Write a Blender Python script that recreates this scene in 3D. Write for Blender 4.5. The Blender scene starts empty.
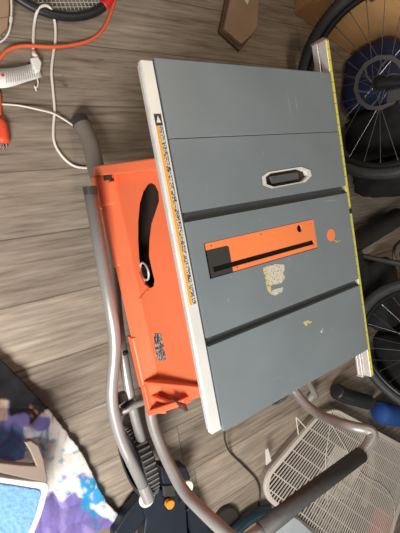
import bpy, bmesh, math, random
from mathutils import Vector, Matrix, noise
random.seed(7)
PI = math.pi
SC = bpy.context.scene
COL = SC.collection

# ------------------------------------------------------------------ camera geometry (400x533 frame)
F, CX, CY, H = 385.0, 200.0, 266.5, 1.18
ax = Vector((785-CX, 122-CY, F)).normalized()
ay = Vector((787-CX, 3700-CY, F)).normalized()
dn = ax.cross(ay).normalized()
if dn.z < 0: dn = -dn
yd = dn.cross(ax)
if yd.y < 0: yd = -yd
M = Matrix((ax, -yd, -dn))                 # camera (right, down, forward) -> world

def ray(u, v): return M @ Vector((u-CX, v-CY, F))
def P(u, v, z=0.0):                        # the point at height z seen there
    r = ray(u, v); return r/(-r.z)*(H-z) + Vector((0, 0, H))
def PX(u, v, x):                           # the point on the upright plane X = x
    r = ray(u, v); return r*(x/r.x) + Vector((0, 0, H))

TURN = [0.0]                               # the saw stands a degree or so off the plank direction
PIV = Vector((.6, -.1, 0))
def untilt(p): return Matrix.Rotation(-TURN[0], 3, 'Z') @ (p-PIV) + PIV
def P(u, v, z=0.0):
    r = ray(u, v); return untilt(r/(-r.z)*(H-z) + Vector((0, 0, H)))

# ------------------------------------------------------------------ materials
def mat(name, col, rough=.6, metal=0, var=.0, scale=20, bump=0, spec=.5, col2=None, stretch=None, coat=0):
    m = bpy.data.materials.new(name); m.use_nodes = True
    nt = m.node_tree; b = nt.nodes['Principled BSDF']
    b.inputs['Base Color'].default_value = (*col, 1); b.inputs['Roughness'].default_value = rough
    b.inputs['Metallic'].default_value = metal; b.inputs['Specular IOR Level'].default_value = spec
    b.inputs['Coat Weight'].default_value = coat
    if True:
        tc = nt.nodes.new('ShaderNodeTexCoord'); mp = nt.nodes.new('ShaderNodeMapping')
        nt.links.new(tc.outputs['Object'], mp.inputs[0])
        if stretch: mp.inputs['Scale'].default_value = stretch
        n = nt.nodes.new('ShaderNodeTexNoise'); n.inputs['Scale'].default_value = scale; n.inputs['Detail'].default_value = 5
        nt.links.new(mp.outputs[0], n.inputs['Vector'])
        r = nt.nodes.new('ShaderNodeValToRGB')
        r.color_ramp.elements[0].position = .3; r.color_ramp.elements[1].position = .7
        v = max(var, .03)
        c2 = col2 or tuple(min(1, c*(1+v)) for c in col)
        r.color_ramp.elements[0].color = (*[c*(1-v) for c in col], 1); r.color_ramp.elements[1].color = (*c2, 1)
        nt.links.new(n.outputs['Fac'], r.inputs[0]); nt.links.new(r.outputs[0], b.inputs['Base Color'])
        if bump:
            bp = nt.nodes.new('ShaderNodeBump'); bp.inputs['Strength'].default_value = bump; bp.inputs['Distance'].default_value = .01
            nt.links.new(n.outputs['Fac'], bp.inputs['Height']); nt.links.new(bp.outputs[0], b.inputs['Normal'])
    return m

def nodes_of(m): return m.node_tree.nodes, m.node_tree.links, m.node_tree.nodes['Principled BSDF']
def mth(N, L, op, a, b=None, c=None):
    n = N.new('ShaderNodeMath'); n.operation = op
    for i, x in enumerate((a, b, c)):
        if x is None: continue
        if isinstance(x, (int, float)): n.inputs[i].default_value = x
        else: L.new(x, n.inputs[i])
    return n.outputs[0]

def floor_material():
    m = bpy.data.materials.new('oak_planks'); m.use_nodes = True
    N, L, B = nodes_of(m)
    tc = N.new('ShaderNodeTexCoord'); sp = N.new('ShaderNodeSeparateXYZ'); L.new(tc.outputs['Object'], sp.inputs[0])
    yy = mth(N, L, 'DIVIDE', mth(N, L, 'SUBTRACT', sp.outputs[1], .044), .183)
    row = mth(N, L, 'FLOOR', yy); fy = mth(N, L, 'FRACT', yy)
    wn = N.new('ShaderNodeTexWhiteNoise'); wn.noise_dimensions = '1D'; L.new(row, wn.inputs['W'])
    xx = mth(N, L, 'ADD', mth(N, L, 'DIVIDE', sp.outputs[0], 1.22), mth(N, L, 'MULTIPLY', wn.outputs['Value'], 1.0))
    px = mth(N, L, 'FLOOR', xx); fx = mth(N, L, 'FRACT', xx)
    idw = mth(N, L, 'ADD', mth(N, L, 'MULTIPLY', row, 7.31), mth(N, L, 'MULTIPLY', px, 3.7))
    w2 = N.new('ShaderNodeTexWhiteNoise'); w2.noise_dimensions = '1D'; L.new(idw, w2.inputs['W'])
    # grain coordinates, shifted per plank
    cb = N.new('ShaderNodeCombineXYZ')
    L.new(mth(N, L, 'ADD', mth(N, L, 'MULTIPLY', sp.outputs[0], 1.1), idw), cb.inputs[0])
    L.new(mth(N, L, 'MULTIPLY', sp.outputs[1], 12.0), cb.inputs[1]); L.new(idw, cb.inputs[2])
    n1 = N.new('ShaderNodeTexNoise'); n1.inputs['Scale'].default_value = 4.0; n1.inputs['Detail'].default_value = 10
    n1.inputs['Roughness'].default_value = .72; n1.inputs['Distortion'].default_value = .15; L.new(cb.outputs[0], n1.inputs['Vector'])
    cb2 = N.new('ShaderNodeCombineXYZ')
    L.new(mth(N, L, 'ADD', mth(N, L, 'MULTIPLY', sp.outputs[0], 3.5), idw), cb2.inputs[0])
    L.new(mth(N, L, 'MULTIPLY', sp.outputs[1], 52.0), cb2.inputs[1]); L.new(idw, cb2.inputs[2])
    n2 = N.new('ShaderNodeTexNoise'); n2.inputs['Scale'].default_value = 2.0; n2.inputs['Detail'].default_value = 5; L.new(cb2.outputs[0], n2.inputs['Vector'])
    cb3 = N.new('ShaderNodeCombineXYZ')     # dark knots
    L.new(mth(N, L, 'ADD', mth(N, L, 'MULTIPLY', sp.outputs[0], 3.6), idw), cb3.inputs[0])
    L.new(mth(N, L, 'MULTIPLY', sp.outputs[1], 10.0), cb3.inputs[1]); L.new(idw, cb3.inputs[2])
    n3 = N.new('ShaderNodeTexNoise'); n3.inputs['Scale'].default_value = 1.9; n3.inputs['Detail'].default_value = 4; n3.inputs['Distortion'].default_value = .8; L.new(cb3.outputs[0], n3.inputs['Vector'])
    g = mth(N, L, 'ADD', mth(N, L, 'MULTIPLY', n1.outputs['Fac'], .55), mth(N, L, 'MULTIPLY', n2.outputs['Fac'], .45))
    g = mth(N, L, 'ADD', g, mth(N, L, 'MULTIPLY', mth(N, L, 'SUBTRACT', w2.outputs['Value'], .5), .13))
    kn = mth(N, L, 'MULTIPLY', mth(N, L, 'MAXIMUM', mth(N, L, 'SUBTRACT', n3.outputs['Fac'], .68), 0), 1.8)
    g = mth(N, L, 'SUBTRACT', g, kn)
    r = N.new('ShaderNodeValToRGB'); e = r.color_ramp.elements
    e[0].position = .30; e[0].color = (.13, .10, .075, 1); e[1].position = .72; e[1].color = (.50, .42, .33, 1)
    a = e.new(.44); a.color = (.255, .205, .158, 1); a = e.new(.55); a.color = (.33, .27, .21, 1)
    L.new(g, r.inputs[0])
    ey = mth(N, L, 'MINIMUM', fy, mth(N, L, 'SUBTRACT', 1, fy)); ex = mth(N, L, 'MINIMUM', fx, mth(N, L, 'SUBTRACT', 1, fx))
    seam = mth(N, L, 'MAXIMUM', mth(N, L, 'LESS_THAN', ey, .010), mth(N, L, 'LESS_THAN', ex, .0013))
    mx = N.new('ShaderNodeMix'); mx.data_type = 'RGBA'; L.new(mth(N, L, 'MULTIPLY', seam, .6), mx.inputs[0])
    L.new(r.outputs[0], mx.inputs[6]); mx.inputs[7].default_value = (.05, .038, .028, 1); L.new(mx.outputs[2], B.inputs['Base Color'])
    B.inputs['Roughness'].default_value = .55; B.inputs['Specular IOR Level'].default_value = .3
    bp = N.new('ShaderNodeBump'); bp.inputs['Strength'].default_value = .2; bp.inputs['Distance'].default_value = .002
    L.new(g, bp.inputs['Height']); L.new(bp.outputs[0], B.inputs['Normal'])
    return m

def table_material():
    m = mat('grey_table_coating', (.190, .218, .232), .36, .0, .07, 7, spec=.4)
    N, L, B = nodes_of(m)
    tc = N.new('ShaderNodeTexCoord')
    src = B.inputs['Base Color'].links[0].from_socket
    for k, (rot, sc, th) in enumerate((((0, 0, .6), (60, 3, 1), .73), ((0, 0, -.5), (3, 70, 1), .745), ((0, 0, 0), (22, 22, 1), .74))):
        mp = N.new('ShaderNodeMapping'); mp.inputs['Rotation'].default_value = rot; mp.inputs['Scale'].default_value = sc
        mp.inputs['Location'].default_value = (k*3.3, k, k)
        L.new(tc.outputs['Object'], mp.inputs[0])
        n = N.new('ShaderNodeTexNoise'); n.inputs['Scale'].default_value = 2.2; n.inputs['Detail'].default_value = 3; L.new(mp.outputs[0], n.inputs['Vector'])
        f = mth(N, L, 'MULTIPLY', mth(N, L, 'GREATER_THAN', n.outputs['Fac'], th), .35)
        mx = N.new('ShaderNodeMix'); mx.data_type = 'RGBA'; L.new(f, mx.inputs[0]); L.new(src, mx.inputs[6])
        mx.inputs[7].default_value = (.42, .43, .40, 1); src = mx.outputs[2]
    L.new(src, B.inputs['Base Color'])
    return m

def speckle(name, base, ink, scale, th, stretch=(1, 1, 1), rough=.5):     # printed small text seen as speckle
    m = mat(name, base, rough)
    N, L, B = nodes_of(m)
    tc = N.new('ShaderNodeTexCoord'); mp = N.new('ShaderNodeMapping'); mp.inputs['Scale'].default_value = stretch
    L.new(tc.outputs['Object'], mp.inputs[0])
    n = N.new('ShaderNodeTexNoise'); n.inputs['Scale'].default_value = scale; n.inputs['Detail'].default_value = 3; L.new(mp.outputs[0], n.inputs['Vector'])
    mx = N.new('ShaderNodeMix'); mx.data_type = 'RGBA'; L.new(mth(N, L, 'GREATER_THAN', n.outputs['Fac'], th), mx.inputs[0])
    mx.inputs[6].default_value = (*base, 1); mx.inputs[7].default_value = (*ink, 1); L.new(mx.outputs[2], B.inputs['Base Color'])
    return m

def ruler_material():
    m = mat('yellow_ruler', (.8, .68, .03), .45)
    N, L, B = nodes_of(m)
    tc = N.new('ShaderNodeTexCoord'); sp = N.new('ShaderNodeSeparateXYZ'); L.new(tc.outputs['Object'], sp.inputs[0])
    f1 = mth(N, L, 'LESS_THAN', mth(N, L, 'FRACT', mth(N, L, 'MULTIPLY', sp.outputs[1], 1/.0254)), .07)
    f2 = mth(N, L, 'MULTIPLY', mth(N, L, 'LESS_THAN', mth(N, L, 'FRACT', mth(N, L, 'MULTIPLY', sp.outputs[1], 8/.0254)), .2), mth(N, L, 'GREATER_THAN', sp.outputs[0], .86))
    mx = N.new('ShaderNodeMix'); mx.data_type = 'RGBA'; L.new(mth(N, L, 'MAXIMUM', f1, f2), mx.inputs[0])
    mx.inputs[6].default_value = (.85, .74, .03, 1); mx.inputs[7].default_value = (.30, .26, .03, 1); L.new(mx.outputs[2], B.inputs['Base Color'])
    return m

MT = dict(
    floor=floor_material(), table=table_material(), ruler=ruler_material(),
    groove=mat('groove_grey', (.075, .085, .085), .5),
    orange=mat('orange_plastic', (.72, .145, .055), .42, 0, .06, 9),
    insert=mat('orange_insert', (.92, .24, .075), .4, 0, .04, 9),
    alu=mat('aluminium', (.72, .70, .66), .38, .55, .06, 30),
    alu_w=mat('pale_rail', (.74, .73, .69), .4, .15, .05, 30),
    chrome=mat('chrome', (.7, .7, .7), .2, 1),
    tube=mat('grey_steel_tube', (.36, .345, .325), .38, .35, .08, 14),
    brown=mat('brown_grey_tube', (.21, .175, .148), .5, .1, .06, 14),
    grip=mat('foam_grip', (.055, .052, .05), .62, 0, .12, 60, bump=.15),
    black=mat('black_plastic', (.016, .016, .018), .45, 0, .1, 20),
    tyre=mat('tyre_rubber', (.05, .052, .055), .55, 0, .15, 40),
    rubber=mat('black_rubber', (.028, .028, .03), .7, 0, .15, 40),
    tread=mat('wheel_tread', (.16, .15, .14), .7, 0, .15, 40),
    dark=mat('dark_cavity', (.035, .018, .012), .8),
    dgrey=mat('dark_grey_metal', (.06, .058, .055), .45, .4),
    navy=mat('navy_plastic', (.008, .012, .022), .42, 0, .2, 12),
    navyc=mat('navy_fabric', (.012, .022, .085), .85, 0, .2, 40, bump=.3),
    blackc=mat('black_fabric', (.010, .010, .011), .85, 0, .3, 12, bump=.6),
    blue=mat('blue_fabric', (.012, .07, .28), .7, 0, .15, 30, bump=.3),
    card=mat('cardboard', (.70, .39, .16), .85, 0, .06, 5, stretch=(1, 1, 8)),
    card2=mat('brown_cardboard', (.40, .26, .165), .85, 0, .08, 12),
    card_in=mat('cardboard_edge', (.15, .09, .055), .9),
    paper=mat('white_paper', (.86, .84, .80), .7, 0, .03, 10),
    white=mat('white_plastic', (.78, .74, .68), .45, 0, .04, 10),
    cordw=mat('white_cord', (.82, .76, .68), .45),
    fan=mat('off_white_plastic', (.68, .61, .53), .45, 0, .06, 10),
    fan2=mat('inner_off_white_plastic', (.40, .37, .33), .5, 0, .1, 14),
    lid=mat('pale_blue_plastic', (.50, .55, .57), .35, 0, .05, 14),
    ocord=mat('orange_cord', (.85, .14, .05), .45),
    redp=mat('orange_red_plug', (.85, .09, .03), .45),
    red=mat('red_print', (.75, .03, .03), .45),
    string=mat('racket_string', (.55, .54, .52), .5),
    knob=mat('orange_knob', (.9, .30, .02), .4),
    teal=mat('dark_teal_hose', (.012, .035, .045), .28, 0, .2, 20),
    bcord=mat('black_cord', (.03, .022, .018), .5),
    blackm=mat('black_metal', (.02, .02, .021), .35, .3),
    spoke=mat('steel_spoke', (.16, .16, .16), .35, .8),
    sticker=speckle('worn_sticker', (.62, .56, .44), (.30, .30, .27), 260, .58),
    sticky=speckle('worn_yellow_sticker', (.58, .50, .22), (.20, .19, .12), 200, .58),
    print_=speckle('fine_print', (.62, .58, .52), (.06, .05, .05), 420, .50),
    orange_s=speckle('orange_warning', (.88, .38, .03), (.75, .30, .03), 200, .62),
    plate=speckle('rating_plate', (.33, .30, .27), (.03, .02, .02), 140, .48, (1, 1, 2.2)),
    padblue=mat('blue_pad', (.16, .34, .72), .7, 0, .16, 90, bump=.5),
    taupe=mat('taupe_plastic', (.235, .175, .14), .5, 0, .06, 8),
    wall=mat('painted_wall', (.42, .39, .35), .8, 0, .03, 6),
    trim=mat('white_trim', (.7, .69, .66), .5),
    wood=mat('dark_red_brown_plastic', (.11, .025, .018), .5),
)

# ------------------------------------------------------------------ helpers
def tag(o, label=None, cat=None, group=None, kind=None):
    if label: o['label'] = label
    if cat: o['category'] = cat
    if group: o['group'] = group
    if kind: o['kind'] = kind
    return o
def thing(name, label, cat, loc=(0, 0, 0), group=None):
    o = bpy.data.objects.new(name, None); COL.objects.link(o); o.empty_display_size = .05
    o.location = loc
    return tag(o, label, cat, group)
def obj(name, bm, m, parent=None, smooth=False, bevel=0, label=None, seg=2, sub=0):
    """bm holds world coordinates"""
    if TURN[0]: bmesh.ops.rotate(bm, cent=PIV, matrix=Matrix.Rotation(TURN[0], 3, 'Z'), verts=bm.verts)
    me = bpy.data.meshes.new(name)
    bmesh.ops.recalc_face_normals(bm, faces=bm.faces)
    bm.to_mesh(me); bm.free()
    o = bpy.data.objects.new(name, me); COL.objects.link(o)
    me.materials.append(MT[m] if isinstance(m, str) else m)
    if smooth:
        for p in me.polygons: p.use_smooth = True
    if bevel:
        b = o.modifiers.new('bevel', 'BEVEL'); b.width = bevel; b.segments = seg; b.limit_method = 'ANGLE'; b.angle_limit = math.radians(40)
    if sub:
        s = o.modifiers.new('subd', 'SUBSURF'); s.levels = sub; s.render_levels = sub
    if parent:
        o.parent = parent
        bpy.context.view_layer.update()
        o.matrix_parent_inverse = world(parent).inverted()
    if label: o['label'] = label
    return o
def world(o):
    m = o.matrix_basis.copy()
    if o.parent: m = world(o.parent) @ o.matrix_parent_inverse @ m
    return m
def bm_(): return bmesh.new()
def quadbox(bm, c8):
    v = [bm.verts.new(c) for c in c8]
    for f in ((0, 1, 2, 3), (4, 5, 6, 7), (0, 1, 5, 4), (1, 2, 6, 5), (2, 3, 7, 6), (3, 0, 4, 7)):
        bm.faces.new([v[i] for i in f])
def box(bm, x0, x1, y0, y1, z0, z1, rot=0, about=None):
    c = [(x0, y0, z0), (x1, y0, z0), (x1, y1, z0), (x0, y1, z0), (x0, y0, z1), (x1, y0, z1), (x1, y1, z1), (x0, y1, z1)]
    c = [Vector(p) for p in c]
    if rot:
        o = Vector(about or ((x0+x1)/2, (y0+y1)/2, 0)); R = Matrix.Rotation(rot, 3, 'Z')
        c = [R @ (p-o) + o for p in c]
    quadbox(bm, c); return bm
def prism(bm, pts, dz):
    """closed polygon of 3-D points pushed along the vector dz"""
    dz = Vector(dz)
    a = [bm.verts.new(Vector(p)) for p in pts]; b = [bm.verts.new(Vector(p)+dz) for p in pts]
    n = len(pts)
    bm.faces.new(a); bm.faces.new(list(reversed(b)))
    for i in range(n): bm.faces.new((a[i], a[(i+1) % n], b[(i+1) % n], b[i]))
    return bm
def smooth_path(pts, n=8):
    pts = [Vector(p) for p in pts]
    if len(pts) < 3: return pts
    out = []
    q = [pts[0]*2-pts[1]] + pts + [pts[-1]*2-pts[-2]]
    for i in range(1, len(q)-2):
        p0, p1, p2, p3 = q[i-1:i+3]
        for k in range(n):
            t = k/n
            out.append(.5*((2*p1)+(p2-p0)*t+(2*p0-5*p1+4*p2-p3)*t*t+(3*p1-p0-3*p2+p3)*t**3))
    out.append(pts[-1]); return out
def round_path(pts, r, n=6):
    """polyline with the corners rounded by radius-ish r"""
    pts = [Vector(p) for p in pts]; out = [pts[0]]
    for i in range(1, len(pts)-1):
        a, b, c = pts[i-1], pts[i], pts[i+1]
        ra = min(r, (a-b).length*.48); rc = min(r, (c-b).length*.48)
        s = b+(a-b).normalized()*ra; e = b+(c-b).normalized()*rc
        for k in range(n+1):
            t = k/n; out.append(s*(1-t)**2+b*2*t*(1-t)+e*t*t)
    out.append(pts[-1]); return out
def tube(bm, pts, r, seg=12, caps=True, flat=1.0):
    pts = [Vector(p) for p in pts]; n = len(pts); rings = []; up = None
    for i in range(n):
        t = (pts[min(i+1, n-1)]-pts[max(i-1, 0)]).normalized()
        if up is None: up = t.orthogonal().normalized() if abs(t.z) > .9 else Vector((0, 0, 1))
        s = t.cross(up).normalized(); up2 = s.cross(t).normalized(); up = up2
        rr = r[min(len(r)-1, int(i/(n-1)*(len(r)-1)+.5))] if isinstance(r, (list, tuple)) else r
        rings.append([bm.verts.new(pts[i]+s*rr*math.cos(2*PI*k/seg)+up2*rr*flat*math.sin(2*PI*k/seg)) for k in range(seg)])
    for i in range(n-1):
        for k in range(seg): bm.faces.new((rings[i][k], rings[i][(k+1) % seg], rings[i+1][(k+1) % seg], rings[i+1][k]))
    if caps:
        bm.faces.new(rings[0]); bm.faces.new(rings[-1])
    return bm
def cyl(bm, a, b, r, seg=20, r2=None):
    return tube(bm, [a, b], [r, r if r2 is None else r2], seg)
def torus(bm, c, R, r, axis='X', seg=64, rs=12, fl=1.0, rot=None):
    """fl widens the section along the axis"""
    c = Vector(c); rings = []
    for i in range(seg):
        t = 2*PI*i/seg; ring = []
        for k in range(rs):
            p = 2*PI*k/rs; rad = R+r*math.cos(p); w = r*fl*math.sin(p)
            if axis == 'X': q = Vector((w, rad*math.cos(t), rad*math.sin(t)))
            else: q = Vector((rad*math.cos(t), rad*math.sin(t), w))
            if rot: q = rot @ q
            ring.append(bm.verts.new(c+q))
        rings.append(ring)
    for i in range(seg):
        for k in range(rs):
            a, b = rings[i], rings[(i+1) % seg]
            bm.faces.new((a[k], a[(k+1) % rs], b[(k+1) % rs], b[k]))
    return bm

# ------------------------------------------------------------------ the room
b = bm_(); box(b, -1.6, 2.6, -2.4, 2.0, -.05, 0); tag(obj('floor', b, 'floor'), 'grey brown wood plank floor', kind='structure')
b = bm_(); box(b, 2.6, 2.7, -2.4, 2.0, -.05, 2.5); tag(obj('wall_right', b, 'wall'), 'plain wall beyond the bicycle', kind='structure')
b = bm_(); box(b, 2.585, 2.6, -2.4, 2.0, 0, .09); tag(obj('baseboard_right', b, 'trim', bevel=.003), 'white baseboard beyond the bicycle', kind='structure')

# ------------------------------------------------------------------ table saw
ZT = .58
saw = thing('table_saw', 'orange table saw with a wide scratched grey table top', 'table saw', (.6, -.1, .235))
XL, XR, YB, YT = .373, .8545, -.402, .297
TURN[0] = .013
g1y = .158
G2 = (-.0005+.0, .0) ; 
def yof(u, v): return P(u, v, ZT).y
# groove spans, as Y ranges
g2a, g2b = .008, .026
g3a, g3b = -.2295, -.2125
DEEP = .011
b = bm_()
for (a, c) in ((YB, g3a), (g3b, g2a), (g2b, g1y-.0006)):
    if a == g3b:   # the middle panel carries the blade opening: leave a hole in it
        continue
    box(b, XL, XR, a, c, ZT-DEEP, ZT)
# upper-middle panel has the latch opening: rebuild it with a hole
def panel_with_hole(bm, x0, x1, y0, y1, hole, z, depth):
    outer = [bm.verts.new(p) for p in ((x0, y0, z), (x1, y0, z), (x1, y1, z), (x0, y1, z))]
    hv = [bm.verts.new((p[0], p[1], z)) for p in hole]
    es = [bm.edges.new((outer[i], outer[(i+1) % 4])) for i in range(4)] + [bm.edges.new((hv[i], hv[(i+1) % len(hv)])) for i in range(len(hv))]
    bmesh.ops.triangle_fill(bm, use_beauty=True, edges=es)
    for loop in (outer, hv):
        low = [bm.verts.new(v.co-Vector((0, 0, depth))) for v in loop]; n = len(loop)
        for i in range(n): bm.faces.new((loop[i], loop[(i+1) % n], low[(i+1) % n], low[i]))
b.free(); b = bm_()
box(b, XL, XR, YB, g3a, ZT-DEEP, ZT)
ins = [(.3975+.0, 0), (0, 0)]
IX0, IX1 = P(207, 262, ZT).x, P(316, 234, ZT).x
IY0, IY1 = (P(211, 279, ZT).y+P(317, 248, ZT).y)/2, (P(206, 243, ZT).y+P(315, 218.5, ZT).y)/2
panel_with_hole(b, XL, XR, g3b, g2a, [(IX0, IY0), (IX1, IY0), (IX1, IY1), (IX0, IY1)], ZT, DEEP)
lc = [P(*p, ZT) for p in ((263, 177), (269, 172.5), (300, 167.5), (308.5, 170.5), (310, 176), (304, 182), (272, 188), (264, 185))]
def inset(pts, f):
    c = sum(pts, Vector())/len(pts); return [c+(p-c)*f for p in pts]
panel_with_hole(b, XL, XR, g2b, g1y-.0008, [(p.x, p.y) for p in lc], ZT, DEEP)
top = obj('table_top', b, 'table', saw)
b = bm_(); box(b, XL+.002, XR-.002, YB+.002, g1y-.002, ZT-.030, ZT-DEEP-.0001)
# cut visually by the dark cavity under the insert; the slab below forms the groove floors
obj('table_underside', b, 'groove', saw, label='dark grey casting that forms the mitre groove floors')
b = bm_(); box(b, XL, XR, g1y+.0008, YT, ZT-.022, ZT)
obj('extension_wing', b, 'table', saw, bevel=.0012)
# latch in the oval opening
b = bm_()
rim_o, rim_i = inset(lc, 1.06), inset(lc, .90)
vo = [b.verts.new(p+Vector((0, 0, .0012))) for p in rim_o]; vi = [b.verts.new(p+Vector((0, 0, .0006))) for p in rim_i]; vl = [b.verts.new(p-Vector((0, 0, DEEP-.001))) for p in rim_i]
for i in range(8):
    j = (i+1) % 8; b.faces.new((vo[i], vo[j], vi[j], vi[i])); b.faces.new((vi[i], vi[j], vl[j], vl[i]))
obj('latch_rim', b, 'alu_w', saw, label='bright bare metal rim of the oval opening')
b = bm_(); prism(b, [p-Vector((0, 0, DEEP-.0012)) for p in inset(lc, .94)], (0, 0, -.002)); obj('latch_well', b, 'dark', saw)
b = bm_(); prism(b, [P(*p, ZT-.004) for p in ((270, 176.5), (298, 172), (299.5, 179), (272, 184))], (0, 0, -.005)); lt = obj('latch', b, 'groove', saw, bevel=.0015, label='dark grey latch lever in the oval opening')
b = bm_(); c_ = P(274, 179, ZT-.0035); cyl(b, c_, c_+Vector((0, 0, .0012)), .0022, 10); obj('latch_pin', b, 'chrome', lt)
# blade insert
zi = ZT-.0012
b = bm_()
IXs = P(232, 262, ZT).x
y_sl0 = (P(215, 270, ZT).y+P(313, 240, ZT).y)/2 - .002; slw = .0052
xs0, xs1 = IX0+.012, IX1-.009
hx, hy = P(300, 228.5, ZT).x, P(300, 228.5, ZT).y
def ring_pts(cx, cy, r, n=14): return [(cx+r*math.cos(2*PI*i/n), cy+r*math.sin(2*PI*i/n)) for i in range(n)]
outer = [(IXs, IY0+.001), (IX1-.001, IY0+.001), (IX1-.001, IY1-.001), (IX0+.004, IY1-.001), (IX0+.004, IY1-.014), (IXs-.004, IY1-.014), (IXs, IY1-.018), (IXs, y_sl0+slw), (xs1, y_sl0+slw), (xs1, y_sl0-slw), (IXs, y_sl0-slw)]
ov = [b.verts.new((x, y, zi)) for x, y in outer]; hv = [b.verts.new((x, y, zi)) for x, y in ring_pts(hx, hy, .0085)]
es = [b.edges.new((ov[i], ov[(i+1) % len(ov)])) for i in range(len(ov))]+[b.edges.new((hv[i], hv[(i+1) % len(hv)])) for i in range(len(hv))]
for sx, sy in ((IX0+.018, IY1-.007), ((IX0+IX1)/2-.01, IY1-.007), (IX1-.012, IY1-.009), (IXs+.012, IY0+.008), (IX1-.012, IY0+.008)):
    sv = [b.verts.new((x, y, zi)) for x, y in ring_pts(sx, sy, .0021, 8)]
    es += [b.edges.new((sv[i], sv[(i+1) % 8])) for i in range(8)]
bmesh.ops.triangle_fill(b, use_beauty=True, edges=es)
r = bmesh.ops.extrude_face_region(b, geom=b.faces[:]); bmesh.ops.translate(b, vec=(0, 0, -.004), verts=[v for v in r['geom'] if isinstance(v, bmesh.types.BMVert)])
ip = obj('blade_insert', b, 'insert', saw, label='bright orange blade insert plate with a long slot')
b = bm_()
dp = [(IX0+.005, IY0+.001), (IXs-.0006, IY0+.001), (IXs-.0006, y_sl0-slw), (xs0, y_sl0-slw), (xs0, y_sl0+slw), (IXs-.0006, y_sl0+slw), (IXs-.0006, IY1-.018), (IXs-.004, IY1-.0148), (IX0+.005, IY1-.0148)]
prism(b, [(x, y, zi) for x, y in dp], (0, 0, -.004)); obj('insert_shoe', b, 'dgrey', ip, label='dark grey block set in the end of the orange insert')
b = bm_(); prism(b, [(IX0, IY0, ZT-.0095), (IX1, IY0, ZT-.0095), (IX1, IY1, ZT-.0095), (IX0, IY1, ZT-.0095)], (0, 0, -.001)); obj('insert_well', b, 'black', saw)
b = bm_(); c_ = P(331, 235, ZT); cyl(b, c_+Vector((0, 0, -.001)), c_+Vector((0, 0, .0005)), .0148, 28); obj('hole_plug', b, 'insert', saw, label='round orange plug beside the insert')
# worn sticker
b = bm_()
for poly in (((266, 266.5), (275, 264), (284, 264.5), (284.5, 270), (283, 273), (285, 277), (281.5, 283), (272, 285), (270, 286), (267, 276)), ((272, 290), (283, 287), (282, 292), (275, 295.5), (271, 294))):
    prism(b, [P(*p, ZT) for p in poly], (0, 0, .0004))
st = obj('sticker', b, 'sticker', saw, label='half torn off cream sticker on the grey table')
b = bm_(); prism(b, [P(*p, ZT) for p in ((263, 268), (266, 266.5), (267, 276), (271, 288), (271, 294), (268, 291), (266, 283))], (0, 0, .00045)); obj('sticker_edge', b, 'sticky', st, label='yellow edge of the torn sticker')
# scratches and yellow dabs
for pts, m_ in (([(333, 240), (337, 241), (342, 239.5), (337, 242.5)], 'sticky'), ([(303, 322), (309, 320), (312, 322), (306, 326)], 'sticky'), ([(320, 332), (323, 328), (322, 333)], 'sticker')):
    b = bm_(); prism(b, [P(*p, ZT) for p in pts], (0, 0, .0003)); obj('paint_dab', b, m_, saw)

# rail on the operator's side
b = bm_(); box(b, .3455, .3685, -.396, .292, ZT-.014, ZT-.001)
rail = obj('side_rail', b, 'alu_w', saw, bevel=.001, label='pale aluminium rail with the warning strip')
b = bm_(); box(b, .3435, .3452, -.388, .286, ZT-.014, ZT-.006); obj('rail_lip', b, 'alu', rail)
b = bm_(); box(b, .3687, .3728, -.396, .292, ZT-.022, ZT-.006); obj('rail_gap', b, 'tube', rail)
ya, yb_ = P(159, 126, ZT).y, P(195, 304, ZT).y
b = bm_(); box(b, .3505, .3560, yb_, ya, ZT-.0009, ZT-.0005); obj('warning_stripe', b, 'orange_s', rail, label='orange stripe of the warning strip')
b = bm_(); box(b, .3561, .3640, yb_, ya, ZT-.0009, ZT-.0005); obj('warning_text', b, 'print_', rail, label='fine print of the warning strip')
yk = P(157, 120, ZT).y
b = bm_(); box(b, .3505, .3645, ya+.001, ya+.021, ZT-.0009, ZT-.0005); wk = obj('warning_panel', b, 'black', rail, label='black square with a white triangle')
b = bm_(); prism(b, [(.3530, ya+.006, ZT-.0004), (.3530, ya+.006, ZT-.0004), (.3620, ya+.006, ZT-.0004), (.3575, ya+.018, ZT-.0004)][1:], (0, 0, .0003)); obj('warning_triangle', b, 'white', wk)
# rail on the far side with the yellow rule
b = bm_(); 
box(b, .850, .868, -.480, .376, ZT-.040, ZT-.034)
box(b, .850, .8525, -.480, .376, ZT-.034, ZT-.024)
box(b, .8555, .8685, -.480, .376, ZT-.034, ZT-.003)
rr = obj('ruler_rail', b, 'alu', saw, bevel=.001, label='silver rail carrying the yellow rule')
b = bm_(); box(b, .8565, .8645, -.474, .372, ZT-.0029, ZT-.0022); obj('ruler', b, 'ruler', rr, label='yellow rule with fine black marks')
b = bm_(); yc = P(351, 211, ZT).y; box(b, .8560, .8650, yc-.006, yc+.006, ZT-.0022, ZT+.0005); obj('cursor', b, 'black', rr)
b = bm_(); box(b, .848, .870, .376, .381, ZT-.043, ZT-.004); obj('end_cap', b, 'card_in', rr, bevel=.002, label='brown end cap')
b = bm_(); box(b, .849, .862, -.485, -.480, ZT-.042, ZT-.024); obj('end_cap', b, 'alu', rr, bevel=.002)

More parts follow.
